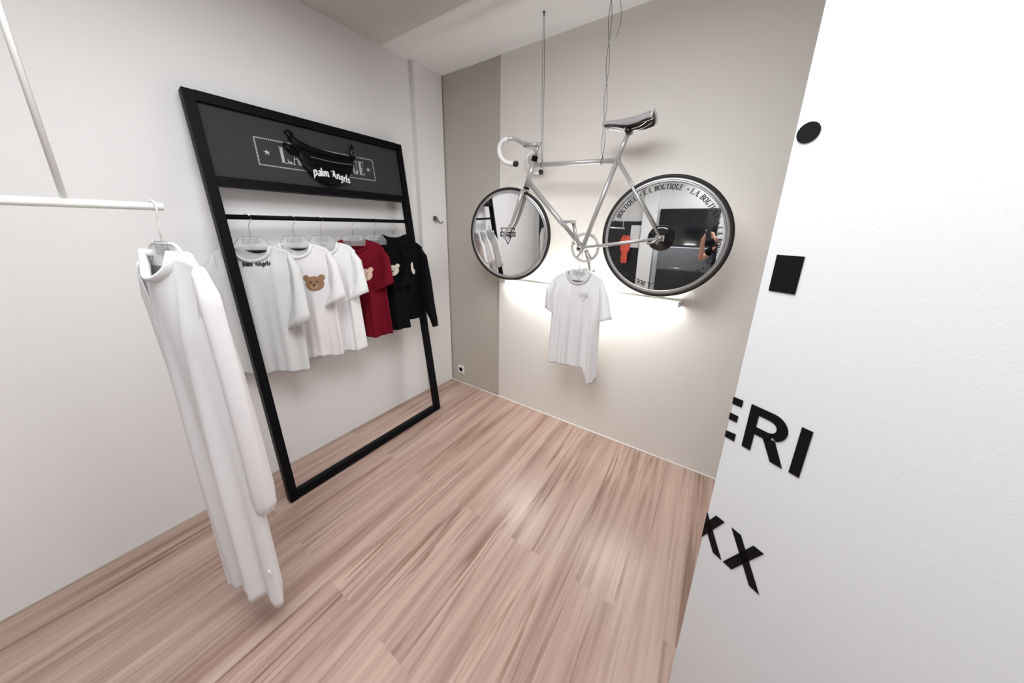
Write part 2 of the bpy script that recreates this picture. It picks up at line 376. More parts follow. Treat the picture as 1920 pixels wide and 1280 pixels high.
# printed sign
polys = []
x0, x1, z0, z1 = -1.432, -.742, 1.925, 2.064
n = 74
for i in range(n):
    y = x0+(x1-x0)*i/n; 
    for zz in (z0, z1): polys.append([(y, zz-.004), (y+.0068, zz-.0025), (y+.0068, zz+.004), (y, zz+.0025)])
for i in range(15):
    z = z0+(z1-z0)*i/15
    for yy in (x0, x1): polys.append([(yy-.004, z), (yy+.003, z+.001), (yy+.005, z+.0068), (yy-.003, z+.0068)])
tp, wd = text_polys('L.A. BOUTIQUE', h=.082, thick=.1, hair=.03, track=.06); k = (1.322-.812)/wd
polys += [[(-1.322+x*k, 1.953+y) for x, y in q] for q in tp]
for cy in (-1.385, -.785):
    for a in range(5):
        an = math.radians(90+72*a); b_ = math.radians(90+72*a+36); c_ = math.radians(90+72*a-36)
        polys.append([(cy, 1.994), (cy+.007*math.cos(c_), 1.994+.007*math.sin(c_)), (cy+.017*math.cos(an), 1.994+.017*math.sin(an)), (cy+.007*math.cos(b_), 1.994+.007*math.sin(b_))])
mb = MB(); mb.polys(polys, lambda y, z: rp(y, z, .0068)); mb.build('sign_lettering', 'silver_ink', sp)

# ============================================================ GARMENTS
def smooth01(t): t = max(0, min(1, t)); return t*t*(3-2*t)
class Garment:
    def __init__(s, origin, th0, th1=0.0, W=.22, Wh=None, L=.7, T=.045, neck=.085, drop=.075, slope=.32, hem=None, fold=.012, nf=3.0, ph=0.0, lean=0.0):
        s.o = Vector(origin); s.t0 = math.radians(th0); s.t1 = math.radians(th1); s.W = W; s.Wh = Wh or W; s.L = L; s.T = T
        s.neck = neck; s.drop = drop; s.slope = slope; s.hem = hem or (lambda u: 0); s.fold = fold; s.nf = nf; s.ph = ph; s.lean = lean
    def plan(s, X, Y, Z):
        n = 10; px = py = 0; st = X/n
        for i in range(n):
            a = s.t0 + s.t1*((i+.5)*st)/s.W; px += math.cos(a)*st; py += math.sin(a)*st
        a = s.t0 + s.t1*X/s.W
        return s.o + Vector((px - math.sin(a)*Y*1, py + math.cos(a)*Y, Z))
    def hw(s, v): 
        base = s.W*(1-.08*smooth01(v*4)) if v < .25 else s.W*.92
        return base + (s.Wh-s.W*.92)*max(0, (v-.25)/.75)
    def ztop(s, u, front):
        x = abs(u)*s.W
        if x < s.neck:
            q = math.sqrt(max(0, 1-(x/s.neck)**2)); return -(s.drop if front else s.drop*.22)*q
        return -s.slope*(x-s.neck) - (0.02*smooth01((x-s.W*.8)/(s.W*.2)))
    def surf(s, u, v, front=True):
        """local point of the front (-Y) or back (+Y) sheet"""
        zt = s.ztop(u, front); zb = -s.L + s.hem(u)*1.0
        z = zt + (zb-zt)*v
        X = u*s.hw(v)
        prof = math.sqrt(max(0, 1-u*u))
        x = abs(u)*s.W
        top = .45+.55*(1-(x/s.neck)**2) if x < s.neck else .12+.33*math.exp(-(x-s.neck)*30)
        k = top + (1-top)*smooth01(v*5)
        y = s.T*prof*k
        f = s.fold*smooth01(v*1.6)*math.sin(u*PI*s.nf + s.ph + v*1.1) + s.fold*.45*smooth01(v)*math.sin(u*PI*s.nf*2.3+s.ph*2+1)
        f *= (1 if front else .8)
        y0 = (-y if front else y) + f
        return X + s.lean*v, y0, z
    def P(s, u, v, front=True, off=0):
        X, Y, Z = s.surf(u, v, front); return s.plan(X, Y-(off if front else -off), Z)
    def body(s, nu=72, nv=56):
        mb = MB(); vs = []; us = [math.sin(PI*(i/nu-.5)) for i in range(nu+1)]
        loop = [(u, True) for u in us] + [(u, False) for u in reversed(us[1:-1])]
        rings = [[s.P(u, j/nv, f) for u, f in loop] for j in range(nv+1)]
        return mb.loft(rings, caps=False)
    def collar(s, r=.007, w=.014):
        pts = []
        un = s.neck/s.W
        for i in range(17): pts.append(s.P(-un+2*un*i/16, 0.006, True, .002))
        for i in range(1, 16): pts.append(s.P(un-2*un*i/16, 0.006, False, .002))
        return MB().tube(pts, [(w, r)]*len(pts), 8, closed=True)
    def decal_fn(s, off=.004, front=True):
        def fn(x, z):
            v = max(0, min(1, -z/s.L)); 
            for _ in range(6):
                u = (x-s.lean*v)/s.hw(v); u = max(-.97, min(.97, u)); zt = s.ztop(u, front); zb = -s.L+s.hem(u); v = max(0, min(1, (z-zt)/(zb-zt)))
            return s.P(u, v, front, off)
        return fn
    def sleeve(s, side, segs, n=20, thick=.03, wob=.006):
        """segs: list of (outer(x,z), inner(x,z)[, y shift])"""
        rings = []
        for i, sg in enumerate(segs):
            o, q = sg[0], sg[1]; ys = sg[2] if len(sg) > 2 else 0; ring = []
            cx, cz = (o[0]+q[0])/2, (o[1]+q[1])/2; ax, az = (o[0]-q[0])/2, (o[1]-q[1])/2
            th = thick*(sg[3] if len(sg) > 3 else (.8 if i == 0 else 1))
            for k in range(n):
                a = 2*PI*k/n; c_, s_ = math.cos(a), math.sin(a)
                y = th*s_ + ys + wob*math.sin(3*a+i)
                ring.append(s.plan(side*(cx+ax*c_), y, cz+az*c_))
            rings.append(ring)
        # densify
        out = []
        for i in range(len(rings)-1):
            for t in range(6):
                f = t/6; out.append([p.lerp(q, f) for p, q in zip(rings[i], rings[i+1])])
        out.append(rings[-1])
        return MB().loft(out, caps=False)
    def short(s, side, ys=0.0, out=.095, ln=.22, thick=.034, iw=.15, dl=.06):
        W = s.W; zs = s.ztop(1, True)
        return s.sleeve(side, [((W-.02, zs+.012), (W-.035, zs-.19), 0, .6), ((W+.035, zs-.06), (W-.015, zs-.225), ys*.4, .9), ((W+out, zs-ln), (W+out-iw, zs-ln-dl), ys, 1.0)], thick=thick)
# bear face decals (x, z, rx, rz) built as plain discs
def bear(cx, cz, s):
    head = [disc_poly(cx, cz, .055*s, .047*s, 24), disc_poly(cx-.045*s, cz+.038*s, .019*s), disc_poly(cx+.045*s, cz+.038*s, .019*s)]
    light = [disc_poly(cx-.004*s, cz-.016*s, .022*s, .017*s)]
    dark = [disc_poly(cx-.018*s, cz+.012*s, .005*s), disc_poly(cx+.018*s, cz+.012*s, .005*s), disc_poly(cx, cz-.008*s, .008*s, .006*s)]
    return head, light, dark
def garment_parts(root, g, cloth, collar='rib', sleeves=True, ys=(0, 0), out=.095, ln=.22, solid=.0025, label=True):
    g.body().build('shirt_body', cloth, root, solid=solid)
    if sleeves:
        for sd, y in ((-1, ys[0]), (1, ys[1])): g.short(sd, y, out, ln).build('sleeve', cloth, root, solid=solid)
    g.collar().build('collar', collar, root)
def neck_label(root, g, w=.05, dz=-.030, m='print_b', name='neck_label'):
    fn = lambda x, z: g.P(x/g.W, 0.0+max(0, -z)/g.L, False, -.004)
    ps = []
    n = 10
    for i in range(n):
        a, b = -w+2*w*i/n, -w+2*w*(i+1)/n
        da, db = .020*(1-(a/w)**2), .020*(1-(b/w)**2)
        ps.append([(a, -.006), (b, -.006), (b, -.008-db), (a, -.008-da)])
    return MB().polys(ps, fn).build(name, m, root)

RODX = rx(ZR)
HY = [-1.545, -1.335, -1.180, -.975, -.810, -.655]
def hz(): return ZR+.0125

def make_hanger(loc, th, label, m='clear', hookm='chrome', group=None, W=.205, first=None):
    """hanger with its neck below a rod centred at loc"""
    loc = Vector(loc); c, s_ = math.cos(math.radians(th)), math.sin(math.radians(th))
    def f(x, z, y=0): return loc + Vector((c*x - s_*y, s_*x + c*y, z))
    o = thing('clothes_hanger', label, 'hanger', loc, group)
    pts = [f(.0185*math.cos(math.radians(a)), .0185*math.sin(math.radians(a))) for a in range(-40, 215, 15)][::1]
    pts = [f(-.0165*math.cos(math.radians(a)), .0165*math.sin(math.radians(a))) for a in range(-20, 200, 20)] 
    pts += [f(.017, -.012), f(.006, -.032), f(0, -.05), f(0, -.105)]
    MB().tube(pts, .0022, 8).build('hook', hookm, o)
    # arms
    arm = [f(-W, -.186), f(-W*.9, -.170), f(-.088, -.158), f(-.047, -.100), f(.047, -.100), f(.088, -.158), f(W*.9, -.170), f(W, -.186)]
    if m != 'clear': arm = [f(-W, -.185), f(-W*.92, -.168), f(-.075, -.115), f(-.055, -.105), f(.055, -.105), f(.075, -.115), f(W*.92, -.168), f(W, -.185)]
    MB().tube(arm, .0024 if m == 'clear' else .0045, 8).build('arm_edge', 'print_g' if m == 'clear' else m, o)
    ps = [[(-.047,-.101),(.047,-.101),(.088,-.160),(-.088,-.160)], [(-.088,-.160),(.088,-.160),(W*.9,-.174),(-W*.9,-.174)]]
    MB().prism(ps, lambda x, z, t: f(x, z, -.002+t), .004).build('hanger_plate', m, o)
    lg = MB().polys([[(x, z-.130) for x, z in q] for q in logo_polys(.072, .035)], lambda x, z: f(x, z, -.0045)).build('logo', 'print_g', o)
    return o

hang_labels = ['clear hanger at the left end of the black rod, holding the light grey tee',
 'clear hanger holding the white tee with the brown bear print', 'clear hanger holding the plain white tee beside the red one',
 'clear hanger holding the dark red tee', 'clear hanger holding the black tee between red tee and hoodie', 'clear hanger at the right end of the rod, holding the black hoodie']
TH = [60, 62, 63, 64, 66, 66]
for i in range(6):
    make_hanger((RODX, HY[i], ZR), TH[i]-4, hang_labels[i], group='clear hangers on the rack rod', W=.15)

ZG = ZR-.135   # top of garments (neck seam)
def T(name, label, cat, i, g=None):
    return thing(name, label, cat, (RODX, HY[i], ZG-.2), g)
GR = 'garments hanging on the black rack'
# 1 light grey tee
g = Garment((RODX+.012, HY[0], ZG-.015), 55, -22, W=.19, Wh=.175, L=.735, T=.05, fold=.010, nf=2.2, ph=.4, drop=.02, neck=.09, hem=lambda u: -.012*u+.006*math.sin(u*5))
r = T('t_shirt', 'light grey tee with black lettering under the collar, leftmost on the rod', 't-shirt', 0, GR)
g.drop = .075
garment_parts(r, g, 'gcloth', 'gcloth', ys=(.03, -.05), out=.085, ln=.36)
neck_label(r, g)
tp, wd = text_polys('palm Angels', 'blk', h=.025, thick=.1, hair=.03)
fn = g.decal_fn(.0035)
MB().polys([[(x-wd/2+.016, z-.096-.006*(1-((x-wd/2)/.1)**2)) for x, z in q] for q in tp], fn).build('lettering', 'print_b', r)
# 2 white tee + bear
def bear_on(r, g, cx, cz, s, ms=('brown', 'tan', 'print_b')):
    head, light, dark = bear(cx, cz, s)
    fn = g.decal_fn(.005); o = MB()
    for p in head:
        cxx = sum(q[0] for q in p)/len(p); czz = sum(q[1] for q in p)/len(p); R_ = 7; n_ = len(p)
        for k_ in range(R_):
            def q_(i, f): return (cxx+(p[i % n_][0]-cxx)*f, czz+(p[i % n_][1]-czz)*f)
            for i in range(n_):
                f0, f1 = k_/R_, (k_+1)/R_
                o.polys([[q_(i, f0), q_(i, f1), q_(i+1, f1), q_(i+1, f0)] if k_ else [(cxx, czz), q_(i, f1), q_(i+1, f1)]], fn)
    b = o.build('bear_print', ms[0], r)
    MB().polys(light, g.decal_fn(.0065)).build('bear_muzzle', ms[1], b)
    MB().polys(dark, g.decal_fn(.008)).build('bear_eyes', ms[2], b)
g = Garment((RODX+.012, HY[1], ZG-.012), 57, -22, W=.185, Wh=.185, L=.72, T=.05, fold=.012, nf=2.6, ph=1.4, hem=lambda u: .008*math.sin(u*6))
r = T('t_shirt', 'white tee with a brown teddy bear head printed on the chest', 't-shirt', 1, GR)
garment_parts(r, g, 'wcloth2', 'wcloth', ys=(.03, -.04), out=.085, ln=.27); neck_label(r, g); bear_on(r, g, .080, -.235, .95, ('brown', 'brown2', 'print_b'))
# 3 white tee
g = Garment((RODX+.012, HY[2], ZG-.008), 58, -20, W=.18, Wh=.19, L=.74, T=.05, fold=.016, nf=3.1, ph=2.6, hem=lambda u: .006*math.sin(u*7+1))
r = T('t_shirt', 'white tee with soft vertical folds hanging between bear tee and red tee', 't-shirt', 2, GR)
garment_parts(r, g, 'wcloth', 'wcloth', ys=(.03, -.035), out=.08, ln=.27)
# 4 red
g = Garment((RODX+.012, HY[3], ZG+.0), 60, -18, W=.185, Wh=.205, L=.70, T=.05, fold=.016, nf=2.8, ph=.9, hem=lambda u: .008*math.sin(u*6+2))
r = T('t_shirt', 'dark red short sleeved tee with a pinkish bear print', 't-shirt', 3, GR)
garment_parts(r, g, 'red', 'red', ys=(.03, -.03), out=.06, ln=.25); bear_on(r, g, .05, -.235, .9, ('tan', 'cream_p', 'brown'))
# 5 black tee
g = Garment((RODX+.012, HY[4], ZG+.0), 62, -16, W=.19, Wh=.20, L=.70, T=.045, fold=.012, nf=2.4, ph=.2)
r = T('sweatshirt', 'black top with a pale bear print, hanging between red tee and hoodie', 'sweatshirt', 4, GR)
garment_parts(r, g, 'bcloth', 'bcloth', ys=(.03, -.01), out=.02, ln=.29); bear_on(r, g, .098, -.225, .85, ('cream_p', 'tan', 'print_b'))
# 6 hoodie
g = Garment((RODX+.012, HY[5], ZG-.0), 62, -16, W=.205, Wh=.20, L=.64, T=.06, fold=.008, nf=2.0, ph=1.2, neck=.08, hem=lambda u: -.004)
r = T('hoodie', 'black long sleeved hoodie at the right end of the rod', 'hoodie', 5, GR)
garment_parts(r, g, 'bcloth', 'bcloth', sleeves=False)
W = g.W; zs = g.ztop(1, True)
g.sleeve(1, [((W-.02, zs+.01), (W-.04, zs-.18), 0, .7), ((W+.035, zs-.07), (W-.02, zs-.22), -.01, 1.1), ((W+.065, zs-.27), (W-.035, zs-.31), -.03, 1.1), ((W+.085, zs-.46), (W-.015, zs-.48), -.05, 1.0), ((W+.105, zs-.58), (W+.035, zs-.59), -.06, .8), ((W+.110, zs-.65), (W+.055, zs-.655), -.06, .7)], thick=.04).build('sleeve', 'bcloth', r, solid=.003)
g.sleeve(-1, [((W-.02, zs+.01), (W-.04, zs-.18), 0, .7), ((W+.02, zs-.07), (W-.03, zs-.22), .01, 1.0), ((W+.03, zs-.27), (W-.045, zs-.31), .01, 1.0), ((W+.03, zs-.62), (W-.03, zs-.63), .01, .8)], thick=.035).build('sleeve', 'bcloth', r, solid=.003)
hp = [[g.plan(.10*math.cos(a)*k, .055*math.sin(a)*k+yy, z+.012*math.cos(2*a)) for a in [2*PI*i/28 for i in range(28)]] for k, yy, z in ((1.05, 0, -.05), (1.18, -.005, -.02), (1.12, .0, .012), (.9, .015, .030), (.72, .02, .022), (.62, .015, -.01), (.6, .01, -.04))]
MB().loft(hp, caps=False).build('hood', 'bcloth', r, solid=.003, sub=1)
pk = MB().polys([[(-.09,-.42),(.09,-.42),(.12,-.5),(.12,-.58),(-.12,-.58),(-.12,-.5)]], g.decal_fn(.006)).build('front_pocket', 'bcloth', r)
MB().polys([disc_poly(.118, -.215, .010, .040), disc_poly(.128, -.25, .012, .022)], g.decal_fn(.004)).build('chest_print', 'cream_p', r)

# ============================================================ WAIST BAG on the sign header
bag = thing('waist_bag', 'black waist bag with white gothic lettering hanging on the grey sign header', 'bag', rp(-1.07, 1.86, .03))
def bagring(t, off):  # t 0..1 left to right
    y = -1.245+.355*t; zt = 2.048-.005*t-.012*math.sin(PI*t)
    zb = zt - .012 - (.178-.010*t)*max(0, math.sin(PI*min(1, max(0, t**.85))))**.62
    return y, zt, zb
rings = []
for i in range(25):
    t = .01+.98*i/24; y, zt, zb = bagring(t, 0); ring = []; th = .052*math.sin(PI*t)**.5
    for k in range(16):
        a = 2*PI*k/16; zc = (zt+zb)/2; hh = (zt-zb)/2
        zz = zc+hh*math.cos(a); bulge = th*(1-.55*(zz-zb)/(zt-zb+1e-6)) 
        ring.append(rp(y, zz, .012+bulge*.5+bulge*.5*math.sin(a)+.004*math.sin(7*t+k)))
    rings.append(ring)
MB().loft(rings).build('bag_body', 'nylon', bag, sub=1)
MB().tube([rp(-1.20+.29*i/16, 2.000-.005*i/16-.012*math.sin(PI*i/16), .052+.012*math.sin(PI*i/16)) for i in range(1, 16)], .0035, 6).build('zip', 'greymet', bag)
MB().tube([rp(-1.19+.27*i/16, 1.968-.010*i/16-.016*math.sin(PI*i/16), .060+.012*math.sin(PI*i/16)) for i in range(1, 16)], .005, 6).build('flap_edge', 'nylon', bag)
for pts in ([(-1.22,2.02),(-1.235,2.06),(-1.25,2.09),(-1.262,2.125),(-1.255,2.13)], [(-1.23,2.00),(-1.27,2.035),(-1.30,2.055)], [(-.905,2.03),(-.893,2.07),(-.888,2.115),(-.897,2.12)]):
    MB().tube([rp(y, z, .02) for y, z in pts], [(.006+.014*(i % 2)+.004, .007) for i in range(len(pts))], 10, flat=(0, 1, 0)).build('strap', 'nylon', bag)
MB().tube([rp(-1.262, 2.10, .022), rp(-1.22, 2.065, .024), rp(-1.15, 2.045, .026), rp(-1.02, 2.040, .026), rp(-.90, 2.045, .022), rp(-.888, 2.09, .02)], [(.016, .008), (.022, .010), (.018, .009), (.014, .008), (.012, .006), (.010, .005)], 8, flat=(0, 0, 1)).build('strap', 'nylon', bag)
MB().tube([rp(-.889+.012*math.cos(a*PI/6), 2.078+.016*math.sin(a*PI/6), .028) for a in range(12)], .004, 6, closed=True).build('buckle', 'greymet', bag)
tp, wd = text_polys('palm Angels', 'blk', h=.046, thick=.085, hair=.025); k = .225/wd
def bagtext(x, z):
    y = -1.182 + x*k; t = (y+1.245)/.355
    zz = 1.895 + z - .045*max(0, (t-.35))**1.5*1.6
    th = .052*math.sin(PI*max(.02, min(.98, t)))**.5; _, zt, zb = bagring(t, 0); zc = (zt+zb)/2; hh = (zt-zb)/2
    q = max(-.98, min(.98, (zz-zc)/hh)); bulge = th*(1-.55*(zz-zb)/(zt-zb))
    return rp(y, zz, .020+bulge*.5+bulge*.5*math.sqrt(1-q*q))
MB().polys(tp, bagtext).build('lettering', 'print_w', bag)

# ============================================================ BICYCLE
YB = -.24
bike = thing('bicycle', 'silver white racing bicycle with mirror disc wheels hung from the ceiling on cables', 'bicycle', (1.45, YB, 1.24))
def b3(x, z, y=0): return Vector((x, YB+y, z))
BB = b3(1.508, 1.493); SC = b3(1.681, 2.012); HT = b3(1.124, 2.046); HB = b3(1.072, 1.885)
RA = b3(1.968, 1.572); FA0 = b3(.925, 1.555)
mb = MB()
def tb(p, q, r, n=14): mb.tube([p, q], r, n)
tb(b3(1.118, 2.022), b3(1.676, 2.000), .0145); tb(b3(1.082, 1.925), BB, .0165); tb(BB, SC+(SC-BB).normalized()*.015, .0145)
tb(HT, HB, .019)
for s in (-1, 1):
    mb.tube([SC+Vector((0, s*.014, -.01)), SC.lerp(RA, .5)+Vector((0, s*.045, 0)), RA+Vector((-.006, s*.062, .012))], [.0085, .008, .007], 10)
    mb.tube([BB+Vector((0, s*.02, 0)), BB.lerp(RA, .45)+Vector((0, s*.045, 0)), RA+Vector((-.02, s*.062, -.004))], [.0115, .011, .008], 10)
    mb.box(RA+Vector((0, s*.062, 0)), (.045, .005, .030)); mb.box(RA+Vector((-.020, s*.062, -.018)), (.050, .005, .012), Matrix.Rotation(math.radians(-18), 3, 'Y'))
tb(BB+Vector((0, -.036, 0)), BB+Vector((0, .036, 0)), .021, 20)
mb.tube([SC+Vector((.006, -.022, -.006)), SC+Vector((.006, .022, -.006))], .006, 10)
mb.build('frame', 'silver', bike)
# steered assembly
SA = (HT-HB).normalized(); DEL = math.radians(6)
RS = Matrix.Rotation(DEL, 3, SA)
def st(p): return HB + RS @ (Vector(p)-HB)
mb = MB()
crown = HB - SA*.022
mb.tube([st(HB), st(crown - SA*.012)], .017, 14)
for s in (-1, 1):
    mb.tube([st(crown+Vector((0, s*.0, 0))), st(crown+Vector((-.004, s*.045, -.006))), st(crown.lerp(FA0, .35)+Vector((.012, s*.050, 0))), st(crown.lerp(FA0, .72)+Vector((.016, s*.052, 0))), st(FA0+Vector((.010, s*.054, .03))), st(FA0+Vector((0, s*.054, 0)))], [.015, .0155, .0135, .0105, .0085, .008], 12)
    mb.box(st(FA0+Vector((0, s*.055, -.004))), (.018, .005, .030))
mb.build('fork', 'silver', bike)
for a, b, r in ((HT, HT+SA*.010, .021), (HT+SA*.010, HT+SA*.017, .0175), (HT+SA*.017, HT+SA*.032, .0195), (HB, HB-SA*.010, .021)): MB().tube([a, b], r, 18).build('headset_cup', 'black', bike)
STT = HT+SA*.106
STF = STT + Vector((-.090, 0, .004))
mb = MB(); mb.tube([st(HT+SA*.03), st(STT)], .0115, 14); mb.tube([st(STT+SA*.012), st(STT-SA*.016)], .0145, 14)
mb.tube([st(STT-SA*.004), st(STF)], [.0135, .0125], 14); mb.tube([st(STF+Vector((0, -.022, 0))), st(STF+Vector((0, .022, 0)))], .0185, 16)
mb.build('stem', 'silver', bike)
hb = []
def drop(s):
    prof = [(0, 0.03, 0), (0, .12, 0), (0, .165, .002), (.012, .186, .002), (.035, .194, .0), (.065, .197, -.008), (.088, .198, -.030), (.094, .199, -.060), (.086, .200, -.092), (.062, .201, -.122), (.030, .202, -.138), (-.005, .203, -.145), (-.025, .203, -.146)]
    return [st(STF + Vector((-f, s*l, z))) for f, l, z in prof]
dn, df = drop(-1), drop(1)
def cat(pts, n=5):
    out = []
    P = [pts[0]]+pts+[pts[-1]]
    for i in range(1, len(P)-2):
        for t in range(n):
            t = t/n; p0, p1, p2, p3 = P[i-1:i+3]
            out.append(.5*((2*p1)+(p2-p0)*t+(2*p0-5*p1+4*p2-p3)*t*t+(3*p1-p0-3*p2+p3)*t**3))
    out.append(pts[-1]); return out
hbo = MB().tube(cat(list(reversed(dn))+df), .0118, 14).build('handlebar', 'silver', bike)
for d_ in (dn, df):
    MB().tube(cat(d_[4:]), .0155, 14).build('handlebar_tape', 'white_tape', hbo)
    e = d_[-1]; t = (d_[-1]-d_[-2]).normalized()
    MB().tube([e-t*.012, e, e+t*.010, e+t*.014], [.0165, .0175, .0165, .010], 16).build('bar_plug', 'tire', hbo)

def wheel(cx, cz, cy, R, rot, name, ring=False):
    """disc wheel; rot turns the points (steering)"""
    c = Vector((cx, cy, cz))
    ax = Vector((0, -1, 0))
    f = rot
    hub = bpy.data.objects.new('wheel', None); C.objects.link(hub); hub.parent = bike; hub.location = f(c)-WL[bike.name]; WL[hub.name] = f(c)
    def L(mb): mb.v = [f(p) for p in mb.v]; return mb
    # tire
    n = 96; mb = MB()
    mb.tube([c+Vector((math.cos(2*PI*i/n)*(R-.0115), 0, math.sin(2*PI*i/n)*(R-.0115))) for i in range(n)], .0115, 14, closed=True)
    L(mb).build('tire', 'tire', hub)
    mb = MB(); rings = []
    for i in range(n):
        a = 2*PI*i/n; u = Vector((math.cos(a), 0, math.sin(a))); pr = [(R-.018, -.010), (R-.018, .010), (R-.028, .011), (R-.040, .008), (R-.040, -.008), (R-.028, -.011)]
        rings.append([c+u*r_+Vector((0, y_, 0)) for r_, y_ in pr])
    rings.append(rings[0]); L(mb.loft(rings, caps=False)).build('rim', 'alu', hub)
    # mirror disc: slightly domed toward the room
    mb = MB(); rr = R-.036; m_ = 14; vs = [c+Vector((0, -.0135-.0005, 0))]; fs = []
    dome = .006 if ring else .002
    vs = [c+Vector((0, -.0125-dome, 0))]
    for j in range(1, m_+1):
        r_ = rr*j/m_; y_ = -.0125-dome*(1-(j/m_)**2)
        for i in range(n): a = 2*PI*i/n; vs.append(c+Vector((r_*math.cos(a), y_, r_*math.sin(a))))
    for i in range(n):
        fs.append((0, 1+i, 1+(i+1) % n))
        for j in range(m_-1): fs.append((1+j*n+i, 1+(j+1)*n+i, 1+(j+1)*n+(i+1) % n, 1+j*n+(i+1) % n))
    mb.add(vs, fs); L(mb).build('mirror_disc', 'mirror', hub)
    mb = MB(); mb.tube([c+Vector((math.cos(2*PI*i/96)*rr, -.012, math.sin(2*PI*i/96)*rr)) for i in range(96)], .003, 8, closed=True); L(mb).build('disc_edge', 'alu', hub)
    def pt(x, z, off=.0012):
        r_ = math.hypot(x, z); return f(c+Vector((x, -.0125-dome*(1-(r_/rr)**2)-off, z)))
    return hub, pt, rr, c
wf, ptf, rrf, cf = wheel(FA0.x, FA0.z, YB, .337, st, 'wheel')
# triangle logo
ps = []
for q in logo_polys(.118, .05): ps.append([(x+.005, z+.004) for x, z in q])
MB().polys(ps, lambda x, z: ptf(x, z)).build('logo', 'print_b', wf)
MB().polys([[((rrf-.008)*math.cos(a0), (rrf-.008)*math.sin(a0)), ((rrf-.0065)*math.cos(a0), (rrf-.0065)*math.sin(a0)), ((rrf-.0065)*math.cos(a1), (rrf-.0065)*math.sin(a1)), ((rrf-.008)*math.cos(a1), (rrf-.008)*math.sin(a1))] for a0, a1 in [(2*PI*i/72, 2*PI*(i+1)/72) for i in range(72)]], lambda x, z: ptf(x, z)).build('thin_line', 'print_b', wf)
MB().tube([st(FA0+Vector((0, -.064, 0))), st(FA0+Vector((0, -.016, 0)))], .008, 12).build('axle', 'alu', wf)
wr, ptr, rrr, cr_ = wheel(RA.x, RA.z, YB, .335, lambda p: p, 'wheel', True)
ps = []
rt = rrr-.042
tp, wd = text_polys('L.A. BOUTIQUE ', h=.027, thick=.085, hair=.03, slant=.12, track=.03)
per = 2*PI/7
kk = per*(rt+.015)*.86/wd
for kx in range(7):
    base = math.radians(117) + per*kx
    for q in tp:
        ps.append([((rt+y)*math.cos(base-(x*kk)/(rt+.015)), (rt+y)*math.sin(base-(x*kk)/(rt+.015))) for x, y in q])
    db = base - per*.93
    ps.append(disc_poly((rt+.013)*math.cos(db), (rt+.013)*math.sin(db), .0045, n=10))
MB().polys(ps, lambda x, z: ptr(x, z)).build('ring_lettering', 'print_b', wr)
MB().polys([[((rrr-.006)*math.cos(a0), (rrr-.006)*math.sin(a0)), ((rrr-.004)*math.cos(a0), (rrr-.004)*math.sin(a0)), ((rrr-.004)*math.cos(a1), (rrr-.004)*math.sin(a1)), ((rrr-.006)*math.cos(a1), (rrr-.006)*math.sin(a1))] for a0, a1 in [(2*PI*i/72, 2*PI*(i+1)/72) for i in range(72)]], lambda x, z: ptr(x, z)).build('thin_line', 'print_b', wr)
mb = MB(); mb.lathe([(.072, 0), (.070, .006), (.058, .012), (.036, .018), (.034, .030), (.012, .032), (.011, .050)], RA+Vector((0, -.014, 0)), (0, -1, 0), 48); mb.build('hub', 'bgloss', wr)
mb = MB(); mb.tube([RA+Vector((0, -.082, 0)), RA+Vector((0, -.058, 0))], .009, 6); mb.lathe([(.016, 0), (.016, .004)], RA+Vector((0, -.066, 0)), (0, -1, 0), 24)
mb.tube([RA+Vector((.0, -.078, 0)), RA+Vector((-.03, -.085, -.022)), RA+Vector((-.058, -.083, -.03))], [.006, .005, .006], 8); mb.build('axle_nut', 'alu', wr)

# seat
mb = MB(); mb.tube([SC-(SC-BB).normalized()*.02, b3(1.726, 2.140)], .0125, 14); mb.build('seatpost', 'silver', bike)
mb = MB(); mb.tube([b3(1.728, 2.146, -.026), b3(1.728, 2.146, .026)], .018, 14); mb.box(b3(1.728, 2.157), (.04, .05, .012)); mb.build('seat_clamp', 'bgloss', bike)
# saddle shell: lofted sections nose to tail
def saddle_sec(t):
    x = 1.575+.275*t; w_ = .016+.056*smooth01((t-.28)/.62); 
    if t > .93: w_ *= .93
    z = 2.207 - .003*math.sin(PI*t) + .010*smooth01((t-.7)/.3)
    return x, w_, z
def saddle_shell(inset, dz, t0, t1):
    rings = []
    for i in range(29):
        t = t0+(t1-t0)*i/28; x, w_, z = saddle_sec(t); w_ -= inset
        if i == 0: w_ *= .5
        side = .022+.026*smooth01((t-.15)/.5)
        rings.append([b3(x, z+dz-side*(1-math.sin(PI*k/20)**.7), w_*math.cos(PI*k/20)) for k in range(21)])
    return MB().loft(rings, closed=False)
sd = saddle_shell(0, .008, 0, 1).build('saddle', 'saddle', bike, solid=.004)
saddle_shell(.006, -.001, .05, .985).build('saddle_underside', 'bgloss', sd, solid=.003)
mb = MB()
for s in (-1, 1): mb.tube(cat([b3(1.60, 2.178, s*.012), b3(1.66, 2.160, s*.02), b3(1.70, 2.153, s*.022), b3(1.77, 2.153, s*.022), b3(1.81, 2.166, s*.03), b3(1.835, 2.182, s*.04)]), .0038, 8)
mb.build('saddle_rail', 'chrome', sd)
MB().tube([b3(1.852, 2.225-.048*(1-math.sin(PI*k/16)**.7), .072*math.cos(PI*k/16)) for k in range(17)], .0045, 8).build('saddle_rear_edge', 'print_w', sd)

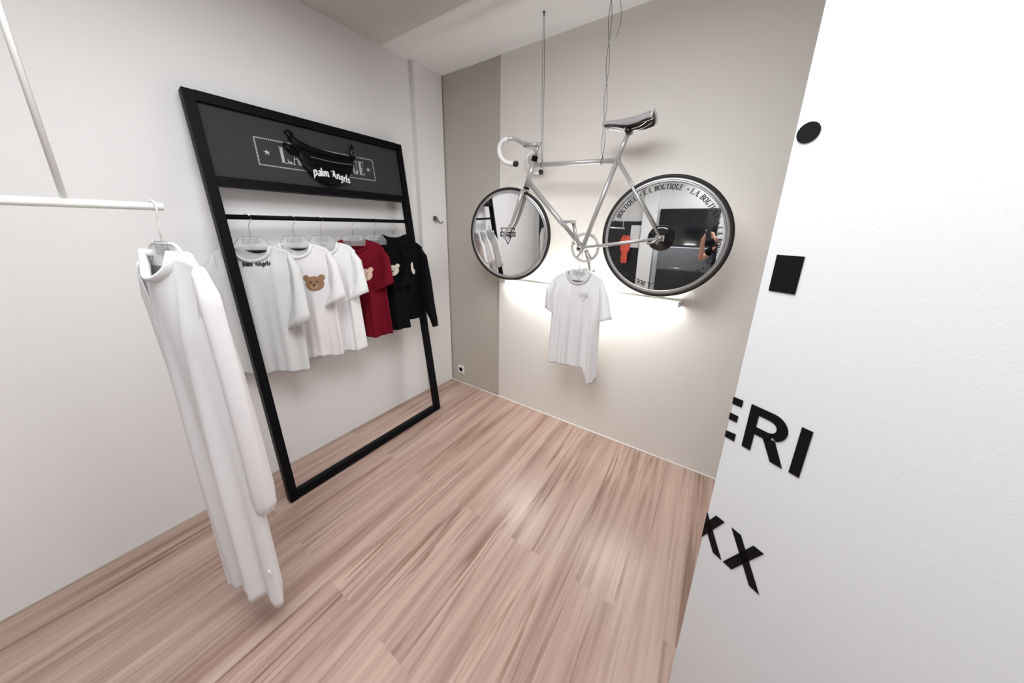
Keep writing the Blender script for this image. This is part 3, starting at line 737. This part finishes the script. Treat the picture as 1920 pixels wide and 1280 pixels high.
# cranks, ring, pedals
CN = BB+Vector((0, -.052, 0)); CF = BB+Vector((0, .058, 0))
dirn = Vector((-.045, -.012, .150)).normalized()
pe = CN+dirn*.165
mb = MB(); mb.tube([CN, CN.lerp(pe, .5)+Vector((0, -.008, 0)), pe], [(.016, .008), (.012, .007), (.011, .007)], 12, flat=(1, 0, 0)); mb.tube([CN+Vector((0, .014, 0)), CN+Vector((0, -.012, 0))], .017, 18)
ca = mb.build('crank_arm', 'silver', bike)
MB().tube([CN+Vector((0, -.010, 0)), CN+Vector((0, -.0135, 0))], .008, 14).build('crank_bolt', 'tire', ca)
def pedal(p, s, parent):
    q = p+Vector((-.02, s*.055, .004)); mb = MB()
    mb.tube([p, p+Vector((0, s*.1, 0))], .006, 10)
    for dx in (-.042, .042): mb.box(q+Vector((dx, 0, 0)), (.006, .080, .018))
    for dy in (-.038, .038): mb.box(q+Vector((0, dy, 0)), (.088, .005, .016))
    for dx in (-.02, .02): mb.box(q+Vector((dx, 0, 0)), (.006, .074, .008))
    mb.build('pedal', 'alu', parent)
pedal(pe, -1, ca)
pf_ = CF-Vector((dirn.x, 0, dirn.z)).normalized()*.165
mb = MB(); mb.tube([CF, pf_], [(.014, .007), (.010, .006)], 12, flat=(1, 0, 0)); cb = mb.build('crank_arm', 'silver', bike); pedal(pf_, 1, cb)
mb = MB(); rc = BB+Vector((0, .045, 0)); nt = 46; ro, ri = .098, .080
vs = []; fs = []
for i in range(nt*4):
    a = 2*PI*i/(nt*4); r_ = ro+(.0035 if i % 4 in (1, 2) else -.003)
    u = Vector((math.cos(a), 0, math.sin(a))); vs += [rc+u*ri+Vector((0, -.0015, 0)), rc+u*r_+Vector((0, -.0015, 0)), rc+u*r_+Vector((0, .0015, 0)), rc+u*ri+Vector((0, .0015, 0))]
for i in range(nt*4):
    j = (i+1) % (nt*4)
    for k in range(4): l = (k+1) % 4; fs.append((i*4+k, i*4+l, j*4+l, j*4+k))
mb.add(vs, fs, False)
for i in range(5):
    a = 2*PI*i/5+.3; u = Vector((math.cos(a), 0, math.sin(a))); mb.tube([rc, rc+u*.084], [(.010, .002), (.007, .002)], 8, flat=(u.z, 0, -u.x))
mb.build('chainring', 'lalu', bike)

# suspension cables
def cable(name, hook, foot, label, twist, swirl=False):
    hook = Vector(hook); foot = Vector(foot); o = thing(name, label, 'cable', hook)
    for s in (-1, 1):
        n = 60; pts = []
        for i in range(n+1):
            t = i/n; p = hook.lerp(foot, t); am = .0055
            if twist: ph = t*PI*4.3+.8; pts.append(p+Vector((s*am*1.5*math.cos(ph), s*am*math.sin(ph), 0)))
            else: pts.append(p+Vector((s*am*(.7+.5*math.sin(PI*t)), 0, 0)))
        MB().tube(pts, .0016, 6).build('cable_strand', 'greymet', o)
    # loop round the tube
    MB().tube([foot+Vector((.004*math.sin(a*PI/8), .019*math.cos(a*PI/8), -.016+.019*math.sin(a*PI/8))) for a in range(16)], .0018, 6, closed=True).build('cable_loop', 'greymet', o)
    MB().lathe([(.009, 0), (.009, .003), (.004, .004), (.003, .018)], hook+Vector((0, 0, .0)), (0, 0, -1), 14).build('ceiling_hook', 'greymet', o)
    if swirl:
        MB().tube(cat([hook+Vector((.004, 0, -.02)), hook+Vector((.035, -.01, -.05)), hook+Vector((.062, -.01, -.12)), hook+Vector((.066, -.01, -.19)), hook+Vector((.050, -.01, -.25))]), .0014, 6).build('loose_cable_end', 'greymet', o)
cable('suspension_cable', (1.160, YB, H-.001), (1.186, YB, 2.036), 'thin steel cable pair holding the front of the bicycle near the handlebar', False)
cable('suspension_cable', (1.562, YB, H-.001), (1.590, YB, 2.020), 'twisted steel cable pair holding the bicycle in front of the saddle', True, True)

# ============================================================ HANGING TEE under the bicycle
tx, ty = 1.485, -.235
hg = (tx+.005, ty, 1.415)
make_hanger((tx+.01, ty, 1.452), 6, 'pale hanger hooked on the chainring of the bicycle', m='wplastic', hookm='wplastic', W=.15)
g = Garment((tx+.013, ty, 1.335), 8, -25, W=.182, Wh=.180, L=.675, T=.045, fold=.011, nf=3.2, ph=2.3, neck=.082, drop=.070, slope=.42, hem=lambda u: .01-.105*smooth01((u-.45)/.35)+.05*smooth01((u-.88)/.12)+.005*math.sin(u*9))
r = thing('t_shirt', 'white tee with small triangle logo hanging below the bicycle', 't-shirt', (tx, ty, 1.0))
g.body().build('shirt_body', 'wcloth', r, solid=.0025); g.collar().build('collar', 'rib', r)
g.short(-1, 0, .040, .195, iw=.075, dl=.045).build('sleeve', 'wcloth', r, solid=.0025); g.short(1, -.035, .110, .20, iw=.115, dl=.045).build('sleeve', 'wcloth', r, solid=.0025)
MB().polys([[(x+.055, z-.155) for x, z in q] for q in logo_polys(.062, .04)], g.decal_fn(.0035)).build('chest_logo', 'print_g', r)
MB().polys([[(.045,-.012),(.055,-.012),(.055,-.024),(.045,-.024)]], lambda x, z: g.P(x/g.W, -z/g.L, False, -.004)).build('size_tab', 'print_b', r)
for sd in (-1, 1):
    W = g.W; zs = g.ztop(1, True)

# ============================================================ LED TUBE on the back wall
led = thing('tube_light', 'long thin glowing white tube light mounted low on the cream wall behind the bicycle', 'lamp', (1.40, -.012, 1.165))
MB().box((1.43, -.014, 1.170), (1.34, .024, .022)).build('housing', 'wplastic', led, bevel=.003)
MB().tube([(.775, -.042, 1.160), (2.085, -.042, 1.160)], .011, 12).build('diffuser', 'led', led)
for x in (.765, 2.095): MB().box((x, -.028, 1.166), (.016, .054, .036)).build('end_cap', 'wplastic', led, bevel=.003)
MB().tube(cat([Vector((2.10, -.02, 1.165)), Vector((2.15, -.02, 1.16)), Vector((2.17, -.015, 1.19)), Vector((2.16, -.01, 1.24)), Vector((2.10, -.01, 1.27))]), .0022, 6).build('power_cord', 'wplastic', led)

# ============================================================ SOCKET, HOOKS
so = thing('wall_socket', 'white wall socket low on the taupe wall beside the corner', 'socket', (.172, .012, .146))
MB().box((.172, .007, .146), (.082, .012, .082)).build('cover_plate', 'wplastic', so, bevel=.003)
MB().lathe([(.024, 0), (.022, .002), (.020, -.004), (.005, -.005)], (.172, .001, .146), (0, -1, 0), 28).build('socket_well', 'greymet', so)
hk = thing('wall_hook', 'small chrome coat hook screwed to the white pilaster', 'hook', (.044, -.135, 1.665))
MB().lathe([(.022, 0), (.022, .004), (.012, .008)], (.044, -.150, 1.68), (1, 0, 0), 24).build('base_plate', 'greymet', hk)
MB().tube(cat([Vector((.050, -.150, 1.69)), Vector((.075, -.140, 1.67)), Vector((.080, -.125, 1.645)), Vector((.082, -.105, 1.640)), Vector((.084, -.090, 1.655))]), .005, 8).build('hook_arm', 'greymet', hk)
MB().tube([Vector((.060, -.150+.020*math.cos(a*PI/8), 1.672+.026*math.sin(a*PI/8))) for a in range(16)], .0035, 6, closed=True).build('key_ring', 'greymet', hk)

# ============================================================ NEAR WHITE GARMENTS on a ceiling-hung rail (left foreground)
rl = thing('clothes_rail', 'thin white ceiling-hung clothes rail at the far left', 'clothes rail', (.86, -2.6, 1.66))
MB().tube([(.86, -1.955, 1.66), (.86, -3.2, 1.66)], .011, 12).build('rail', 'wplastic', rl)
for y in (-2.12, -3.1): MB().tube([(.86, y, 1.66), (.86, y, H-.005)], .006, 10).build('drop_rod', 'wplastic', rl)
make_hanger((.86, -1.975, 1.66), 13, 'white hanger on the ceiling rail holding the long white coat', m='wplastic', hookm='wplastic', W=.13)
g = Garment((.86, -1.975, 1.535), 13, 0, W=.165, Wh=.135, L=1.365, T=.045, fold=.014, nf=2.4, ph=.6, neck=.075, hem=lambda u: .03*(1-abs(u))+.006*math.sin(u*11)-.05*smooth01((u-.7)/.3))
r = thing('long_coat', 'long white coat hanging in the left foreground beside the black rack', 'coat', (.86, -1.975, .3))
g.body().build('coat_body', 'wcloth', r, solid=.002); g.collar().build('collar', 'wcloth', r)
W = g.W; zs = g.ztop(1, True)
for s_ in (-1, 1):
    g.sleeve(s_, [((W-.01, zs+.012), (W-.04, zs-.18), 0, .7), ((W+.008, zs-.07), (W-.04, zs-.22), .01, 1), ((W+.012, zs-.35), (W-.05, zs-.36), .02, 1), ((W+.014, zs-.62), (W-.045, zs-.63), .025, 1), ((W+.014, zs-.80), (W-.04, zs-.82), .025, 1), ((W+.010, zs-.87), (W-.035, zs-.895), .025, .9), ((W-.005, zs-.905), (W-.03, zs-.915), .025, .6)], thick=.03).build('sleeve', 'wcloth2', r, solid=.003)
MB().box((.998, -1.952, .318), (.024, .003, .016)).build('hem_tab', 'print_w', r)

# ============================================================ BEHIND THE CAMERA (seen in the mirror wheels)
slab('door_1', (.05, YF, 0), (.98, YF+.03, 1.84), 'darkwall')
slab('trim_3', (1.0, YF, 0), (1.30, YF+.22, H-.005), 'ceil')
po = MB().box((.84, YF+.042, 1.49), (.22, .02, .52)).build('poster', 'ceil'); rebase(po, (.84, YF+.042, 1.49)); tag(po, 'pale poster on the dark door, reflected in the big mirror wheel', 'poster')
jk = Garment((.66, YF+.16, 1.52), 180, 0, W=.085, Wh=.075, L=.66, neck=.04, T=.05, fold=.01)
r = thing('jacket', 'orange red jacket hanging before the dark door, seen in the mirror', 'jacket', (.66, YF+.16, 1.2))
jk.body().build('jacket_body', 'orange', r, solid=.003)
for s_ in (-1, 1): jk.short(s_, 0, .03, .34).build('sleeve', 'orange', r, solid=.003)
tvs = thing('wall_screen', 'large black wall screen reflected in the big mirror wheel', 'screen', (1.77, YF+.03, 1.72))
MB().box((1.90, YF+.03, 1.72), (1.14, .05, .78)).build('casing', 'bgloss', tvs, bevel=.01)
MB().box((1.90, YF+.057, 1.72), (1.08, .004, .72)).build('display', 'screen', tvs)
cbt = thing('cabinet', 'grey metal cabinet with black base under the wall screen', 'cabinet', (1.82, YF+.22, 0))
MB().box((1.95, YF+.22, 1.07), (1.0, .42, .50)).build('body', 'greymet', cbt, bevel=.02)
MB().box((1.95, YF+.21, .41), (1.0, .40, .82)).build('base', 'darkwall', cbt, bevel=.01)
MB().tube([(1.70, YF+.445, .88), (1.95, YF+.445, .88)], .010, 10).build('handle', 'chrome', cbt)

def skin(name, joints, edges, m, parent, sub=2):
    o0 = WL[parent.name]; me = bpy.data.meshes.new(name); bm = bmesh.new(); lay = bm.verts.layers.skin.verify(); V = {}
    for k, (p, rr) in joints.items():
        v = bm.verts.new(Vector(p)-o0); v[lay].radius = rr if isinstance(rr, tuple) else (rr, rr); V[k] = v
    for a, b in edges: bm.edges.new((V[a], V[b]))
    first = list(V.values())[0]; first[lay].use_root = True
    bm.to_mesh(me); bm.free(); me.materials.append(MT[m])
    o = bpy.data.objects.new(name, me); C.objects.link(o); o.parent = parent; WL[o.name] = o0
    md = o.modifiers.new('skin', 'SKIN'); md.use_smooth_shade = True
    sb = o.modifiers.new('subdivision', 'SUBSURF'); sb.levels = sub; sb.render_levels = sub
    return o
Fh = Vector((F.x, F.y, 0)).normalized(); Rh = Vector((Fh.y, -Fh.x, 0)); Bc = Vector((CAM.x, CAM.y, 0)) - Fh*.46 + Rh*.05
def bp(r_, f_, z): return Bc + Rh*r_ + Fh*f_ + Vector((0, 0, z))
ph = thing('phone', 'black smartphone held by the photographer, seen in the mirror wheel', 'phone', CAM-F*.02)
mb = MB(); pc = CAM - F*.014; vs = []
for k in (0, 1):
    for i, j in ((-1,-1),(1,-1),(1,1),(-1,1)): vs.append(pc - F*(.008*k) + RX*(.036*i) + UX*(.075*j-.045))
mb.add(vs, [(3,2,1,0),(4,5,6,7),(0,1,5,4),(1,2,6,5),(2,3,7,6),(3,0,4,7)], False).build('phone_body', 'bgloss', ph, bevel=.002)
MB().tube([CAM-F*.0135+UX*.012-RX*.02, CAM-F*.0125+UX*.012-RX*.02], .008, 14).build('camera_ring', 'chrome', ph)
man = thing('person', 'person in black short sleeved top holding up a phone, reflected in the mirror wheel', 'person', Bc)
el, wl = bp(-.36, .02, 1.20), CAM - F*.075 - RX*.105 - UX*.13
er, wr_ = bp(.30, .08, 1.16), CAM - F*.075 + RX*.105 - UX*.16
J = {'pelvis': (bp(0, 0, .96), (.15, .11)), 'waist': (bp(0, 0, 1.12), (.13, .10)), 'chest': (bp(0, 0, 1.32), (.16, .11)), 'neckb': (bp(0, .0, 1.45), (.07, .07)), 'neck': (bp(0, .01, 1.52), (.052, .055)), 'chin': (bp(0, .03, 1.60), (.055, .07)), 'head': (bp(0, .03, 1.68), (.075, .095)), 'top': (bp(0, .02, 1.75), (.06, .075)),
 'shl': (bp(-.17, 0, 1.41), .055), 'el': (el, .040), 'wl': (wl, .026), 'shr': (bp(.17, 0, 1.41), .055), 'er': (er, .040), 'wr': (wr_, .026),
 'hl': (bp(-.09, 0, .88), .09), 'kl': (bp(-.10, .02, .50), .055), 'al': (bp(-.10, 0, .09), .038), 'tl': (bp(-.11, .15, .035), .03),
 'hr': (bp(.09, 0, .88), .09), 'kr': (bp(.10, .02, .50), .055), 'ar': (bp(.10, 0, .09), .038), 'tr': (bp(.11, .15, .035), .03)}
ED = [('pelvis','waist'),('waist','chest'),('chest','neckb'),('neckb','neck'),('neck','chin'),('chin','head'),('head','top'),('chest','shl'),('shl','el'),('el','wl'),('chest','shr'),('shr','er'),('er','wr'),('pelvis','hl'),('hl','kl'),('kl','al'),('al','tl'),('pelvis','hr'),('hr','kr'),('kr','ar'),('ar','tr')]
for sgn, wv, nm in ((-1, wl, 'l'), (1, wr_, 'r')):
    palm = CAM - F*.040 + RX*(sgn*.062) - UX*.085
    J['p'+nm] = (palm, (.026, .014)); ED.append(('w'+nm, 'p'+nm))
    for fi, (du, ln) in enumerate(((.035, .070), (.012, .078), (-.010, .074), (-.032, .060))):
        b0 = palm + UX*du*.55; k1 = palm + UX*(du+.02) - RX*(sgn*.008) - F*.014; k2 = k1 - RX*(sgn*(ln*.45)) + UX*.006 - F*.004; k3 = k2 - RX*(sgn*.018) + UX*.002 + F*.004
        for q, (pp, r_) in enumerate(((k1, .0095), (k2, .0085), (k3, .0075))): J[f'f{nm}{fi}{q}'] = (pp, r_)
        ED += [('p'+nm, f'f{nm}{fi}0'), (f'f{nm}{fi}0', f'f{nm}{fi}1'), (f'f{nm}{fi}1', f'f{nm}{fi}2')]
    J['t'+nm+'0'] = (palm + UX*.02 - RX*(sgn*.012) - F*.012, .011); J['t'+nm+'1'] = (palm + UX*.055 - RX*(sgn*.030) - F*.012, .0095); ED += [('p'+nm, 't'+nm+'0'), ('t'+nm+'0', 't'+nm+'1')]
body = skin('body', J, ED, 'skin', man)
TJ = {k: (v[0], tuple(q+.014 for q in v[1]) if isinstance(v[1], tuple) else v[1]+.016) for k, v in J.items() if k in ('pelvis','waist','chest','neckb','shl','shr','hl','kl','al','hr','kr','ar')}
TJ['ml'] = (J['shl'][0].lerp(el, .62), .058); TJ['mr'] = (J['shr'][0].lerp(er, .62), .058)
skin('black_clothing', TJ, [('pelvis','waist'),('waist','chest'),('chest','neckb'),('chest','shl'),('shl','ml'),('chest','shr'),('shr','mr'),('pelvis','hl'),('hl','kl'),('kl','al'),('pelvis','hr'),('hr','kr'),('kr','ar')], 'bcloth', man)
hr_ = []
for j in range(9):
    a = PI/2*j/8; hr_.append([bp(.088*math.cos(a)*math.cos(k*PI/12), .005+.112*math.cos(a)*math.sin(k*PI/12)-.012*math.cos(a), 1.70+.105*math.sin(a)-(.05 if 12 < k < 24 and j == 0 else 0)) for k in range(24)])
MB().loft(hr_, caps=True).build('hair', 'hair', man)
MB().tube([bp(0, .118, 1.685), bp(0, .142, 1.655), bp(0, .125, 1.645)], [.008, .014, .010], 10).build('nose', 'skin', man)
for sx in (-.032, .032): MB().tube([bp(sx, .108, 1.69), bp(sx, .122, 1.69)], [.012, .008], 10).build('eye', 'print_b', man)
MB().tube([bp(-.025, .112, 1.615), bp(0, .124, 1.613), bp(.025, .112, 1.615)], .005, 8).build('mouth', 'orange', man)
